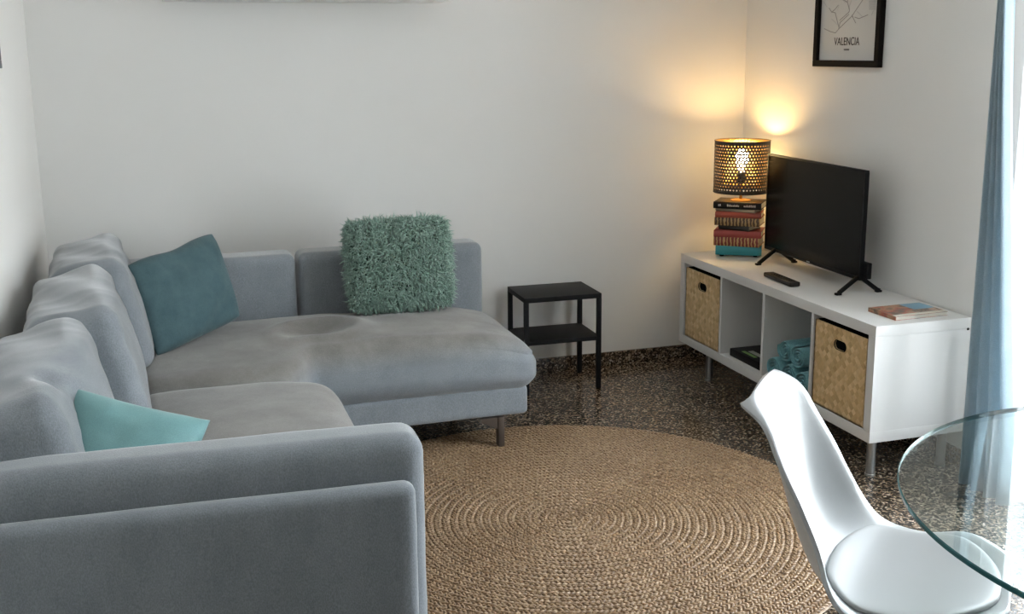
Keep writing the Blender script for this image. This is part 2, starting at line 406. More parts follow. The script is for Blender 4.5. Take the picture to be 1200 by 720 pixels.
# ------------------------------------------------------------------ sofa
def build_sofa():
    t = thing('corner_sofa', 'large grey fabric corner sofa along the left and back walls', 'sofa', (-2.6, -1.2, 0))
    m, ms = M['sofa'], M['sofa_seat']
    def sb(name, x0, x1, y0, y1, z0, z1, r, mat, crown=(0, 0, 0), wr=.002, ws=6, seed=0, sub=22, rotz=0, fn=None, pivot=None):
        c = V(((x0 + x1) / 2, (y0 + y1) / 2, (z0 + z1) / 2))
        mm = Matrix.Translation(c)
        if rotz:
            pv = V(pivot) if pivot else c
            mm = Matrix.Translation(pv) @ Matrix.Rotation(rotz, 4, 'Z') @ Matrix.Translation(-pv) @ mm
        bm = soft_box((x1 - x0, y1 - y0, z1 - z0), r, sub, crown, wr, ws, seed, fn, mm)
        return obj(name, bm, mat, t, angle=180)
    # seat bases
    sb('chaise_base', -3.05, -1.405, -.925, -.20, .13, .245, .02, m, wr=.001)
    sb('seat_base', -3.05, -2.20, -2.40, -.90, .13, .245, .02, m, wr=.001)
    # low back panels along the back wall
    sb('back_panel', -2.90, -2.186, -.36, -.20, .22, .70, .035, m, (0, .008, 0), .0015, 4, 1)
    sb('back_panel', -2.176, -1.41, -.36, -.20, .22, .70, .035, m, (0, .008, 0), .0015, 4, 2)
    # frame behind the loose back cushions
    sb('back_frame', -3.10, -3.04, -2.40, -.20, .13, .60, .025, m)
    # L shaped corner + chaise seat cushion
    def dent(P, u, w, s):
        if s > .3:
            X, Y = P.x - 2.085, 0
        return P
    def chaise():
        bm = B()
        x0, x1, yb, yf, xm, ye = -2.82, -1.362, -.35, -.962, -2.27, -1.235
        # outline sampled as a rounded polygon, lofted with a rounded edge profile
        def corner(c, r, a0, a1, n=8): return [(c[0] + r * math.cos(a0 + (a1 - a0) * k / n), c[1] + r * math.sin(a0 + (a1 - a0) * k / n)) for k in range(n + 1)]
        return soft_box((x1 - x0, yb - yf, .225), .085, 90, (0, 0, .018), .0025, 5, 3, None,
                        Matrix.Translation(((x0 + x1) / 2, (yb + yf) / 2, .345)))
    bm = chaise()
    for v in bm.verts:
        x, y, z = v.co
        if z > .38:
            d = math.hypot((x + 2.16) / 1.3, y + .69)
            # sat-in hollow with creases around it
            v.co.z -= .030 * math.exp(-(d / .07) ** 2) - .014 * math.exp(-((d - .125) / .03) ** 2)
            if x > -2.3: v.co.z += .004 * math.sin((y * 9 + x * 21)) * math.exp(-((x + 2.0) / .12) ** 2)
        # drooping, fuller right end
        if x > -1.75 and z < .42:
            k = (x + 1.75) / .39
            v.co.z -= .012 * k * k
        if x > -1.75 and z >= .27: v.co.z -= .066 * ((x + 1.75) / .39) ** 2.3 * min(1, (z - .27) / .17)
    for v in bm.verts:                                   # the corner part of the cushion reaches further forward
        x, y, z = v.co
        f = max(0, min(1, (-.45 - y) / .50)); g = max(0, min(1, (-2.20 - x) / .14)); g = g * g * (3 - 2 * g)
        v.co.y -= .24 * f * f * g
    obj('seat_cushion', bm, ms, t, angle=180)
    def bulge(P, u, w, s):
        if w > 0 and u > .2: P.y -= .10 * ((u - .2) / .8) ** 2 * w
        return P
    sb('seat_cushion', -2.82, -2.175, -2.36, -1.19, .245, .452, .085, ms, (0, 0, .034), .003, 5, 6, 30, 0, bulge)
    # loose back cushions along the left wall
    for k, (ya, yb, dx, dz, sd, rz) in enumerate(((-.975, -.375, .0, -.008, 11, .05), (-1.66, -.955, -.012, -.018, 12, .06), (-2.385, -1.64, -.05, -.030, 13, .05))):
        L = yb - ya
        def fn(P, u, w, s):
            P.y *= 1 - .03 * max(0, s) ** 3
            if s > 0: P.x += .004 * math.sin(w * 7 + s * 11 + k) * s
            P.z += .004 * math.sin(w * 5 + u * 4 + k) * max(0, s)
            if k == 2 and w < .3: P.x -= .055 * min(1, (.3 - w) / .7) ** 1.5
            return P
        mm = Matrix.Translation((-2.905 + dx, (ya + yb) / 2, .630 + dz)) @ Matrix.Rotation(rz, 4, 'Z') @ Matrix.Rotation(math.radians(-13), 4, 'Y')
        bm = soft_box((.240, L, .405), .050, 54, (.022, .008, .010), .0, 5.5, sd, fn, mm)
        bm.normal_update()
        for v in bm.verts:                               # slack folds in the loose covers
            c = v.co
            f = noise.fractal(V((c.x * 6, c.y * 3, c.z * 7)) + V((sd, 0, 0)), 1, 2, 3) * .004
            f -= .0040 * abs(noise.noise(V((c.x * 5 + sd, c.y * 3.5, c.z * 16 + c.y * 9)))) ** .5 * max(0, min(1, (c.z - .60) / .12))
            v.co += v.normal * f
        if k == 2:                                       # dimple near the arm end
            for v in bm.verts:
                d = (v.co - V((-2.945, -2.20, .79))).length
                v.co += V((-.012, 0, -.022)) * math.exp(-(d / .035) ** 2)
        for v in bm.verts: v.co.x = max(v.co.x, -3.098 + .004 * noise.noise(v.co * 8))
        obj('back_cushion', bm, m, t, angle=180)
    # arm: padded inner arm with a lower outer panel
    pv = (-2.175, -2.45, 0)
    sb('armrest', -3.10, -2.175, -2.53, -2.385, .15, .682, .045, m, (0, 0, .004), .002, 5, 21, 30, math.radians(-2.6), None, pv)
    sb('arm_panel', -3.10, -2.206, -2.585, -2.525, .13, .597, .026, m, (0, .003, 0), .0015, 5, 22, 26, math.radians(-2.6), None, pv)
    # angled metal legs
    for x, y, s in ((-1.515, -.912, 1), (-1.525, -.26, 1), (-2.25, -2.36, 1), (-3.0, -2.30, -1), (-3.0, -.28, -1)):
        b = B(); z0 = .0135 if (abs(x + 1.515) < .001) else 0
        box(b, x - .012, x + .012, y - .018, y + .018, z0, .13, .003)
        prism(b, [V((x - .016 * s, 0, .13)), V((x - .085 * s, 0, .13)), V((x - .085 * s, 0, .122)), V((x - .016 * s, 0, .085))][::1 if s > 0 else -1], (0, y - .018, 0), (0, y + .018, 0))
        obj('leg', b, M['bronze'], t, angle=30)
    return t
build_sofa()

# scatter cushions
def up_vec(L, a): return V(L) * math.sin(a) + V((0, 0, 1)) * math.cos(a)
def place(BL, BR, h, lean, L, k=1.0):
    """corners -> centre and axes, slid along the view from the camera by k"""
    cam = V((-2.6823, -4.7054, 1.4891))
    BL = cam + (V(BL) - cam) * k; BR = cam + (V(BR) - cam) * k; h *= k
    ux = (BR - BL); w = ux.length; ux.normalize(); uz = up_vec(L, lean)
    return BL + ux * w / 2 + uz * h / 2, ux, uz, w, h
O, ux, uz, w, h = place((-2.737, -.715, .452), (-2.415, -.415, .462), .335, math.radians(22), (-.62, .78, 0), .968)
ux = (ux + V((0, 0, .10))).normalized()
bp = thing('throw_pillow', 'slate blue square cushion leaning in the corner of the sofa', 'cushion', O - uz * h / 2)
obj('pillow_cover', pillow_bm(w * 1.02, h * 1.06, .13, O, ux, uz, 34, .015, .008, 3, dent=.03), M['blue_pillow'], bp, angle=180)

O, ux, uz, w, h = place((-1.99, -.405, .455), (-1.555, -.425, .458), .37, math.radians(14), (0, 1, 0), .972)
fp = thing('fur_cushion', 'shaggy sage green square cushion against the low sofa back', 'cushion', O - uz * h / 2)
fb = pillow_bm(w * .97, h * .97, .10, O, ux, uz, 24, .01, .004, 5)
fb.normal_update()
tufts = B()
fl = list(fb.faces); cum = []; s_ = 0
for f in fl: s_ += f.calc_area(); cum.append(s_)
import bisect
for _ in range(12000):
    f = fl[min(bisect.bisect(cum, random.random() * s_), len(fl) - 1)]
    vs = [v.co for v in f.verts]; a, b_ = random.random(), random.random()
    p = (vs[0] * (1 - a) + vs[1] * a) * (1 - b_) + (vs[3] * (1 - a) + vs[2] * a) * b_
    n_ = f.normal
    d1 = (n_ * 1.0 + V([random.gauss(0, .45) for _ in range(3)])).normalized()
    d2 = (d1 * .6 + V([random.gauss(0, .45) for _ in range(3)]) + V((0, 0, -.45))).normalized()
    L = random.uniform(.018, .034)
    p1 = p + d1 * L * .55; p2 = p1 + d2 * L * .75
    s1 = d1.orthogonal().normalized(); s2 = d1.cross(s1); ph = random.random() * 6
    r0 = random.uniform(.0018, .0034)
    ring = lambda c, r: [tufts.verts.new(c + (s1 * math.cos(ph + q * 2.094) + s2 * math.sin(ph + q * 2.094)) * r) for q in range(3)]
    A, Bq = ring(p - d1 * .002, r0), ring(p1, r0 * 1.05); tip = tufts.verts.new(p2)
    for q in range(3):
        tufts.faces.new((A[q], A[(q + 1) % 3], Bq[(q + 1) % 3], Bq[q])); tufts.faces.new((Bq[q], Bq[(q + 1) % 3], tip))
obj('pillow_cover', fb, M['fur_base'], fp, angle=180)
fo = obj('shag_pile', tufts, M['fur'], fp, angle=180); fo['kind'] = 'stuff'

# aqua cushion lying against the near back cushion and the arm
A_ = V((-2.897, -2.10, .742)); B_ = V((-2.612, -2.155, .650))
ux = (B_ - A_); w = ux.length; ux.normalize()
dn = V((.07, -.62, -.68)); dn = (dn - ux * dn.dot(ux)).normalized(); h = .33
O = A_ + ux * w / 2 + dn * h / 2
ap = thing('satin_cushion', 'pale aqua cushion tucked between the near arm and back cushion', 'cushion', O + dn * h / 2)
obj('pillow_cover', pillow_bm(w * 1.06, h, .135, O, ux, -dn, 30, .08, .006, 8, 3.2, corner=.02), M['aqua'], ap, angle=180)

# ------------------------------------------------------------------ rug of braided jute
def build_rug():
    R_, pitch = .90, .0262
    cx, cy = -1.505, -1.61
    t = thing('braided_rug', 'round braided jute rug on the dark terrazzo floor', 'rug', (cx, cy, 0))
    b = B(); lathe(b, [(0, .0), (R_ - .012, 0), (R_ - .004, .004), (R_ - .012, .008), (0, .008)], (cx, cy, .0002), 96, False)
    obj('backing', b, M['jute'], t)
    verts, faces = [], []
    n5, rings = 6, ((-.55, .80), (.0, 1.0), (.55, .80))
    nr = int(R_ / pitch)
    rnd = random.Random(3)
    for k in range(nr):
        r = (k + .5) * pitch
        for half in (-1, 1):
            rr = r + half * pitch * .25
            cnt = max(5, int(2 * PI * rr / .0155))
            for q in range(cnt):
                th = 2 * PI * (q + (.5 if half > 0 else 0)) / cnt + rnd.gauss(0, .0018 / rr)
                cr = V((math.cos(th), math.sin(th), 0)); ct = V((-math.sin(th), math.cos(th), 0))
                a = half * .62 + rnd.gauss(0, .10)
                d = (ct * math.cos(a) + cr * math.sin(a) + V((0, 0, half * 0 + rnd.gauss(.0, .08)))).normalized()
                s = V((0, 0, 1)).cross(d).normalized(); u = d.cross(s)
                L = .0125 * rnd.uniform(.9, 1.1); W = .0050 * rnd.uniform(.9, 1.12); Hh = .0052
                c = V((cx, cy, .0085 + rnd.gauss(0, .0005))) + cr * (rr + rnd.gauss(0, .0006))
                i0 = len(verts)
                verts.append(c - d * L)
                for (ta, ra) in rings:
                    for w_ in range(n5):
                        an = 2 * PI * w_ / n5
                        verts.append(c + d * (ta * L) + s * (math.cos(an) * W * ra) + u * (math.sin(an) * Hh * ra))
                verts.append(c + d * L)
                e = i0 + 1 + 3 * n5
                for w_ in range(n5):
                    w2 = (w_ + 1) % n5
                    faces.append((i0, i0 + 1 + w2, i0 + 1 + w_))
                    for g in (0, 1):
                        o_ = i0 + 1 + g * n5
                        faces.append((o_ + w_, o_ + w2, o_ + n5 + w2, o_ + n5 + w_))
                    faces.append((e, i0 + 1 + 2 * n5 + w_, i0 + 1 + 2 * n5 + w2))
    me = bpy.data.meshes.new('braid'); me.from_pydata([tuple(v) for v in verts], [], faces); me.update()
    me.polygons.foreach_set('use_smooth', [True] * len(me.polygons))
    me.materials.append(M['jute']); me.transform(Matrix.Translation((-cx, -cy, 0)))
    o = bpy.data.objects.new('braid', me); C.objects.link(o); o.parent = t; o['kind'] = 'stuff'
build_rug()

# ------------------------------------------------------------------ black side table
def side_table():
    w, d, h = .3555, .269, .436
    t = thing('side_table', 'small black metal two-tier side table by the back wall', 'table', (-1.2181, -.3252, 0), -.0279)
    b = B(); box(b, 0, w, 0, d, h - .022, h, .003); lpart('tabletop', b, M['black_metal'], t)
    b = B(); box(b, .004, w - .004, .004, d - .004, .222, .240, .002); lpart('shelf', b, M['black_metal'], t)
    for x, y in ((0, 0), (w - .02, 0), (0, d - .02), (w - .02, d - .02)):
        b = B(); box(b, x, x + .02, y, y + .02, 0, h - .02, .002); lpart('leg', b, M['black_metal'], t)
side_table()

# ------------------------------------------------------------------ low white cubby unit
UX0, UX1, UY0, UY1, UZ0, UZ1 = -.3991, -.0074, -1.6409, -.1709, .137, .557
P_, D_ = .039, .016
CW = (UY1 - UY0 - 2 * P_ - 3 * D_) / 4
CY = [UY1 - P_ - k * (CW + D_) for k in range(4)]      # far edge of each compartment
def tv_unit():
    t = thing('tv_unit', 'low white four-compartment cube unit on steel legs along the right wall', 'cabinet', ((UX0 + UX1) / 2, (UY0 + UY1) / 2, 0))
    m = M['white_lacquer']
    obj('top_panel', box(B(), UX0, UX1, UY0, UY1, UZ1 - P_, UZ1, .0015), m, t, angle=30)
    obj('bottom_panel', box(B(), UX0, UX1, UY0, UY1, UZ0, UZ0 + P_, .0015), m, t, angle=30)
    sp = obj('side_panel', box(B(), UX0, UX1, UY0, UY0 + P_, UZ0 + P_, UZ1 - P_), m, t, angle=30)
    obj('side_panel', box(B(), UX0, UX1, UY1 - P_, UY1, UZ0 + P_, UZ1 - P_), m, t, angle=30)
    b = B(); tube(b, [(UX1 - .012, UY0 - .001, .516), (UX1 - .012, UY0 + .004, .516)], .005); obj('cap', b, M['dark_plastic'], sp)
    for k in (1, 2, 3):
        obj('divider', box(B(), UX0 + .003, UX1, CY[k], CY[k] + D_, UZ0 + P_, UZ1 - P_), m, t, angle=30)
    for x, y in ((UX0 + .045, UY0 + .045), (UX0 + .045, UY1 - .22), (UX1 - .05, UY0 + .045), (UX1 - .05, UY1 - .22)):
        b = B(); lathe(b, [(.0, .0), (.019, 0), (.019, .006), (.0165, .008), (.0165, .130), (.024, .132), (.024, .137), (0, .137)], (x, y, 0), 24, False)
        obj('leg', b, M['steel'], t)
tv_unit()
def basket(k, label):
    y1 = CY[k] - .006; y0 = y1 - CW + .012
    x0 = UX0 + .006; x1 = UX1 - .03; z0 = UZ0 + P_; z1 = z0 + CW - .014
    t = thing('storage_basket', label, 'basket', ((x0 + x1) / 2, (y0 + y1) / 2, z0), 0, 'woven baskets in the cube unit')
    b = B()
    # front panel with a slot hand hole, built as a ring of quads
    hc = ((y0 + y1) / 2, z1 - .062); hl, hr = .036, .017
    inner = []
    N = 32
    for q in range(N):
        a = 2 * PI * q / N; cy, sy = math.cos(a), math.sin(a)
        inner.append((hc[0] + math.copysign(hl - hr, cy) * (abs(cy) > 1e-6) + hr * cy, hc[1] + hr * sy))
    outer = []
    for q in range(N):
        a = 2 * PI * q / N; d = (math.cos(a), math.sin(a))
        tt = min((((y1 if d[0] > 0 else y0) - hc[0]) / d[0]) if abs(d[0]) > 1e-9 else 1e9,
                 (((z1 if d[1] > 0 else z0) - hc[1]) / d[1]) if abs(d[1]) > 1e-9 else 1e9)
        outer.append([hc[0] + d[0] * tt, hc[1] + d[1] * tt])
    for cy_, cz_ in ((y0, z0), (y1, z0), (y0, z1), (y1, z1)):     # snap to the true corners
        q = min(range(N), key=lambda i: abs(outer[i][0] - cy_) + abs(outer[i][1] - cz_)); outer[q] = [cy_, cz_]
    for xx, fl in ((x0, 1), (x0 + .006, 0)):
        I = [b.verts.new((xx, *p)) for p in inner]; Oo = [b.verts.new((xx, *p)) for p in outer]
        for q in range(N):
            q2 = (q + 1) % N; f = (I[q], I[q2], Oo[q2], Oo[q]); b.faces.new(f if fl else f[::-1])
        if fl: I0 = I
        else:
            for q in range(N): b.faces.new((I0[q], I0[(q + 1) % N], I[(q + 1) % N], I[q])[::-1])
    box(b, x0, x1, y0, y0 + .006, z0, z1); box(b, x0, x1, y1 - .006, y1, z0, z1)
    box(b, x1 - .006, x1, y0, y1, z0, z1); box(b, x0, x1, y0, y1, z0, z0 + .006)
    obj('basket_body', b, M['weave'], t, smooth=False)
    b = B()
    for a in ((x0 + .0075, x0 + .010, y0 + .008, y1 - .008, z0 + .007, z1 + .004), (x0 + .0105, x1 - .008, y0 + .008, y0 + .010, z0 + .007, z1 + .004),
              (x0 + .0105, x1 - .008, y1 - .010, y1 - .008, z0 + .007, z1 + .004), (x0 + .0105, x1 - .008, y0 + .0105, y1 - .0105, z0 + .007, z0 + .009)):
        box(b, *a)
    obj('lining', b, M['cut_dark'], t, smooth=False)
    # dark rim of the slot
    b = B(); tube(b, [(x0 - .0005, *p) for p in inner] + [(x0 - .0005, *inner[0])], .0016, 6); obj('handle_rim', b, M['cut_dark'], t)
basket(0, 'woven bamboo basket at the far end of the cube unit beneath the books')
basket(3, 'woven bamboo basket at the near end of the cube unit beneath the magazine')

# rolled towels
def towel_bm(r, L, seed):
    """spiral of cloth rolled round the x axis"""
    bm = B(); turns = 3.3; n = 120; th = r / (turns + .6)
    rnd = random.Random(seed); ph = rnd.random() * 6
    rows = []
    for i in range(n + 1):
        a = turns * 2 * PI * i / n; rr = .005 + (r - .005 - th * .45) * i / n
        for_r = []
        for dr, dx in ((-th * .31, .008), (-th * .12, -.003), (th * .12, -.003), (th * .31, .008)):
            for_r.append((rr + dr, dx))
        c, s_ = math.cos(a + ph), math.sin(a + ph)
        rows.append([bm.verts.new((dx + .0012 * math.sin(a * 3), c * q, s_ * q)) for q, dx in for_r] +
                    [bm.verts.new((L - dx, c * q, s_ * q)) for q, dx in for_r[::-1]])
    for A, Bq in zip(rows, rows[1:]):
        m_ = len(A)
        for k in range(m_): bm.faces.new((A[k], A[(k + 1) % m_], Bq[(k + 1) % m_], Bq[k]))
    bm.faces.new(rows[0]); bm.faces.new(rows[-1][::-1])
    return bm
tz = UZ0 + P_; r_ = .050
spots = [(-.985, tz + r_, 'turquoise towel roll leftmost of the bottom row in the white unit'),
         (-1.088, tz + r_, 'turquoise towel roll in the middle of the bottom row in the white unit'),
         (-1.191, tz + r_, 'turquoise towel roll rightmost of the bottom row, mostly behind the chair back'),
         (-1.036, tz + r_ + .0865, 'turquoise towel roll on top of the pile, left one'),
         (-1.140, tz + r_ + .0865, 'turquoise towel roll on top of the pile, beside the divider at right')]
tm = None
for k, (y, z, lb) in enumerate(spots):
    if tm is None:
        tm = obj('rolled_towel', towel_bm(r_, .20, 4), M['towel'], None, angle=60); o = tm
    else:
        o = tm.copy(); C.objects.link(o)
    o.location = (UX0 + .012 + (.012 if k > 2 else 0) + .006 * (k % 2), y, z); o.rotation_euler = (k * 1.1, 0, math.radians(6))
    tag(o, lb, 'towel', 'rolled towels in the cube unit')

# black media box in the second compartment
mb = thing('media_box', 'flat black box with a green strip on the shelf of the open compartment', 'box', (-.24, -.74, tz))
obj('case', box(B(), -.37, -.12, -.885, -.60, tz, tz + .034, .004), M['black_plastic'], mb)
for nm, a, mt in (('green_strip', (-.352, -.336, -.775, -.670), 'green_label'), ('pale_strip', (-.326, -.302, -.790, -.680), 'pale_label')):
    o = obj(nm, box(B(), *a, tz + .034, tz + .0355), M[mt], mb); o['label'] = nm.replace('_', ' ')

# ------------------------------------------------------------------ television
def tv():
    a = -.0336; w, h, th = .74, .422, .018
    t = thing('television', 'black flat screen television standing on the white cube unit', 'television', (-.1374, -.827, UZ1), a)
    z0 = .8199 - UZ1 - h / 2 + .002; z1 = z0 + h
    # local: screen faces -x, width along y
    fr = B(); bz = .007
    box(fr, -th / 2, th / 2, -w / 2, w / 2, z1 - bz, z1, .002); box(fr, -th / 2, th / 2, -w / 2, w / 2, z0, z0 + .014, .002)
    box(fr, -th / 2, th / 2, -w / 2, -w / 2 + bz, z0 + .014, z1 - bz); box(fr, -th / 2, th / 2, w / 2 - bz, w / 2, z0 + .014, z1 - bz)
    lpart('bezel', fr, M['black_plastic'], t, angle=30)
    s = B(); box(s, -th / 2 + .003, th / 2 - .002, -w / 2 + bz, w / 2 - bz, z0 + .014, z1 - bz); lpart('screen', s, M['black_gloss'], t, angle=30)
    r = B(); box(r, th / 2 + .0, th / 2 + .045, -w / 2 + .10, w / 2 - .10, z0 + .012, z0 + .24, .012); lpart('rear_housing', r, M['black_plastic'], t)
    d = B(); box(d, th / 2, th / 2 + .02, -w / 2 - .022, -w / 2 + .07, z0 + .008, z0 + .07, .003); lpart('media_dongle', d, M['black_plastic'], t)
    l = B(); box(l, -th / 2 - .0012, -th / 2, -.012, .012, z0 + .005, z0 + .009); lpart('badge', l, M['silver_ink'], t)
    for y in (-.355, .275):
        for sx in (-1, 1):
            f = B()
            ya = y
            bar(f, (sx * .004, ya, z0 + .012), (sx * .088, ya - .012 * sx * 0, .006), .016, .011, (0, 1, 0), .002)
            box(f, sx * .088 - .012, sx * .088 + .012, ya - .009, ya + .009, 0, .009, .003)
            lpart('foot', f, M['black_plastic'], t)
tv()
# remote control
def remote():
    t = thing('remote_control', 'black remote control lying in front of the television', 'remote control', (-.305, -.885, UZ1), math.radians(-3))
    b = B(); box(b, -.023, .023, -.112, .112, .001, .019, .006, 3); lpart('case', b, M['dark_plastic'], t)
    g = B()
    for i in range(8):
        for j in range(3): box(g, -.016 + j * .012, -.008 + j * .012, -.085 + i * .02, -.075 + i * .02, .019, .0205, .001, 1)
    lpart('buttons', g, M['black_metal'], t)
remote()
# magazine
def magazine():
    t = thing('magazine', 'glossy colour photo magazine lying on the near end of the unit', 'magazine', (-.178, -1.515, UZ1), .03)
    b = B(); box(b, -.109, .109, -.073, .073, .001, .013); lpart('pages', b, M['paper'], t, smooth=False)
    b = B(); box(b, -.111, .111, -.075, .075, .013, .0145); box(b, -.111, .111, -.075, .075, 0, .001)
    box(b, -.111, -.109, -.075, .075, 0, .0145)
    lpart('cover', b, M['magazine'], t, smooth=False)
    s = B(); box(s, .02, .108, -.01, .072, .0145, .0149); o = lpart('cover_sky', s, M['mag_sky'], t); o['label'] = 'blue sky printed on the cover'
    s = B(); box(s, -.111, .111, -.075, -.052, .0145, .0148); lpart('cover_border', s, M['paper'], t)
magazine()

# ------------------------------------------------------------------ books and lamp
def gold_spine(name, base, gold):
    m, nt, b = new_mat(name)
    v = coords(nt, (1, 1, 1))
    w = nd(nt, 'ShaderNodeTexWave', wave_type='BANDS', bands_direction='X'); w.inputs['Scale'].default_value = 20
    w.inputs['Distortion'].default_value = 3; w.inputs['Detail'].default_value = 2; w.inputs['Detail Scale'].default_value = 3
    lk(nt, v, w.inputs['Vector'])
    lk(nt, ramp(nt, w.outputs['Fac'], [(.5, base), (.75, gold)]), b.inputs['Base Color'])
    b.inputs['Roughness'].default_value = .45
    return m
books = [  # length, depth, thickness, rotation offset, cover, label, cat
    (.205, .150, .040, 9, plain('teal_cover', (.03, .25, .28), .5), 'turquoise book on small black feet, lowest of the stack under the lamp'),
    (.205, .150, .040, 0, gold_spine('maroon_cover', (.16, .018, .012), (.45, .26, .10)), 'maroon book with gold pattern resting on the turquoise book'),
    (.212, .150, .030, 3, plain('red_cover', (.33, .055, .045), .55), 'plain red book lying on the maroon and gold book'),
    (.150, .120, .022, -16, plain('black_cover_slim', (.02, .018, .016), .5), 'short slim dark book skewed in the middle of the stack'),
    (.203, .150, .036, 0, gold_spine('brown_cover', (.07, .035, .016), (.38, .25, .10)), 'brown book with gold pattern above the skewed dark book'),
    (.205, .150, .026, 4, plain('russet_cover', (.30, .055, .03), .55), 'russet book lying on the brown and gold book'),
    (.185, .135, .014, -9, plain('cream_cover', (.42, .36, .26), .6), 'thin cream book just under the top black book'),
    (.215, .155, .030, 0, plain('black_cover', (.008, .007, .007), .45, 0, .2), 'black book with pale spine lettering, topmost under the lamp'),
]
LX, LY = -.166, -.290
z = UZ1 + .009
BA = math.radians(-40)          # spines face the camera, turned a little left
def book(k):
    global z
    L, D, T, ro, cov, lb = books[k]
    t = thing('book', lb, 'book', (LX, LY, z), BA + math.radians(ro), 'stack of books under the lamp')
    c = .003
    b = B(); box(b, -L / 2, L / 2, -D / 2, D / 2, 0, c, .0008, 1); box(b, -L / 2, L / 2, -D / 2, D / 2, T - c, T, .0008, 1)
    # rounded spine on the -y side
    n = 8; pts = [V((0, -D / 2 - .004 * math.sin(PI * q / n), T * q / n)) for q in range(n + 1)] + [V((0, -D / 2 + c, T)), V((0, -D / 2 + c, 0))]
    prism(b, pts, (-L / 2, 0, 0), (L / 2, 0, 0))
    lpart('cover', b, cov, t, angle=50)
    p = B(); box(p, -L / 2 + .004, L / 2 - .004, -D / 2 + c, D / 2 - .004, c, T - c); lpart('pages', p, M['paper'], t, smooth=False)
    if k == 7:
        rnd = random.Random(5)
        for grp in ((-.085, -.078), (-.045, .008), (.030, .078)):
            x = grp[0]; g = B()
            while x < grp[1]:
                wd = rnd.uniform(.003, .006); box(g, x, x + wd, -D / 2 - .0047, -D / 2 - .0035, T * .36, T * .36 + rnd.uniform(.006, .010)); x += wd + .0016
            lpart('spine_lettering', g, M['silver_ink'], t)
    if k == 0:
        for sx in (-.075, .075):
            for sy in (-.05, .05):
                f = B(); lathe(f, [(0, 0), (.010, 0), (.010, .009), (0, .009)], (sx, sy, -.009), 14, False); lpart('foot', f, M['black_plastic'], t)
    z += T + .0004
for k in range(len(books)): book(k)
def lamp():
    z0 = z
    t = thing('table_lamp', 'lit table lamp with perforated drum shade on the stack of books', 'lamp', (LX, LY, z0))
    b = B(); lathe(b, [(0, 0), (.045, 0), (.045, .004), (.012, .007), (0, .007)], (0, 0, 0), 32, False); lpart('lamp_base', b, M['brass'], t)
    b = B(); lathe(b, [(0, .006), (.0065, .006), (.0065, .085), (0, .085)], (0, 0, 0), 16, False); lpart('stem', b, M['brass'], t)
    b = B(); lathe(b, [(0, .08), (.019, .08), (.019, .125), (.015, .13), (0, .13)], (0, 0, 0), 20, False); lpart('socket', b, M['black_plastic'], t)
    b = B(); lathe(b, [(0, .130), (.013, .131), (.015, .145), (.027, .175), (.030, .195), (.026, .215), (.014, .230), (0, .235)], (0, 0, 0), 18, False); lpart('bulb', b, M['bulb'], t)
    # perforated drum
    R_, zb, zt = .124, .040, .272
    nc, nr = 52, 15; band = .012
    b = B(); ch = (zt - zb - 2 * band) / nr; cw = 2 * PI / nc
    def pt(a, zz): return b.verts.new((R_ * math.cos(a), R_ * math.sin(a), zz))
    for r in range(nr):
        for c in range(nc):
            a0 = (c + .5 * (r % 2)) * cw; za = zb + band + r * ch
            A, Bq, Cq, Dq = pt(a0, za), pt(a0 + cw, za), pt(a0 + cw, za + ch), pt(a0, za + ch)
            am, zm = a0 + cw / 2, za + ch / 2; k = .60
            S_, E_, N_, W_ = pt(am, zm - ch / 2 * k), pt(am + cw / 2 * k, zm), pt(am, zm + ch / 2 * k), pt(am - cw / 2 * k, zm)
            for f in ((A, Bq, S_), (Bq, E_, S_), (Bq, Cq, E_), (Cq, N_, E_), (Cq, Dq, N_), (Dq, W_, N_), (Dq, A, W_), (A, S_, W_)): b.faces.new(f)
    for za, zc in ((zb, zb + band), (zt - band, zt)):
        for c in range(nc * 2):
            a0 = c * cw / 2; b.faces.new((pt(a0, za), pt(a0 + cw / 2, za), pt(a0 + cw / 2, zc), pt(a0, zc)))
    bmesh.ops.remove_doubles(b, verts=b.verts[:], dist=1e-5)
    sh = lpart('lamp_shade', b, [M['taupe'], M['brass']], t, angle=180)
    md = sh.modifiers.new('thick', 'SOLIDIFY'); md.thickness = .0014; md.offset = -1; md.material_offset = 1; md.material_offset_rim = 0
    for zz in (zb, zt):
        ri = B(); tube(ri, [(R_ * math.cos(2 * PI * q / 64), R_ * math.sin(2 * PI * q / 64), zz) for q in range(65)], .0018, 6); lpart('shade_ring', ri, M['taupe'], t)
    ri = B()
    for q in range(3):
        a = q * 2.094 + .5; tube(ri, [(0, 0, .10), (R_ * math.cos(a), R_ * math.sin(a), zb + .004)], .0014, 6)
    lpart('shade_carrier', ri, M['taupe'], t)
lamp()

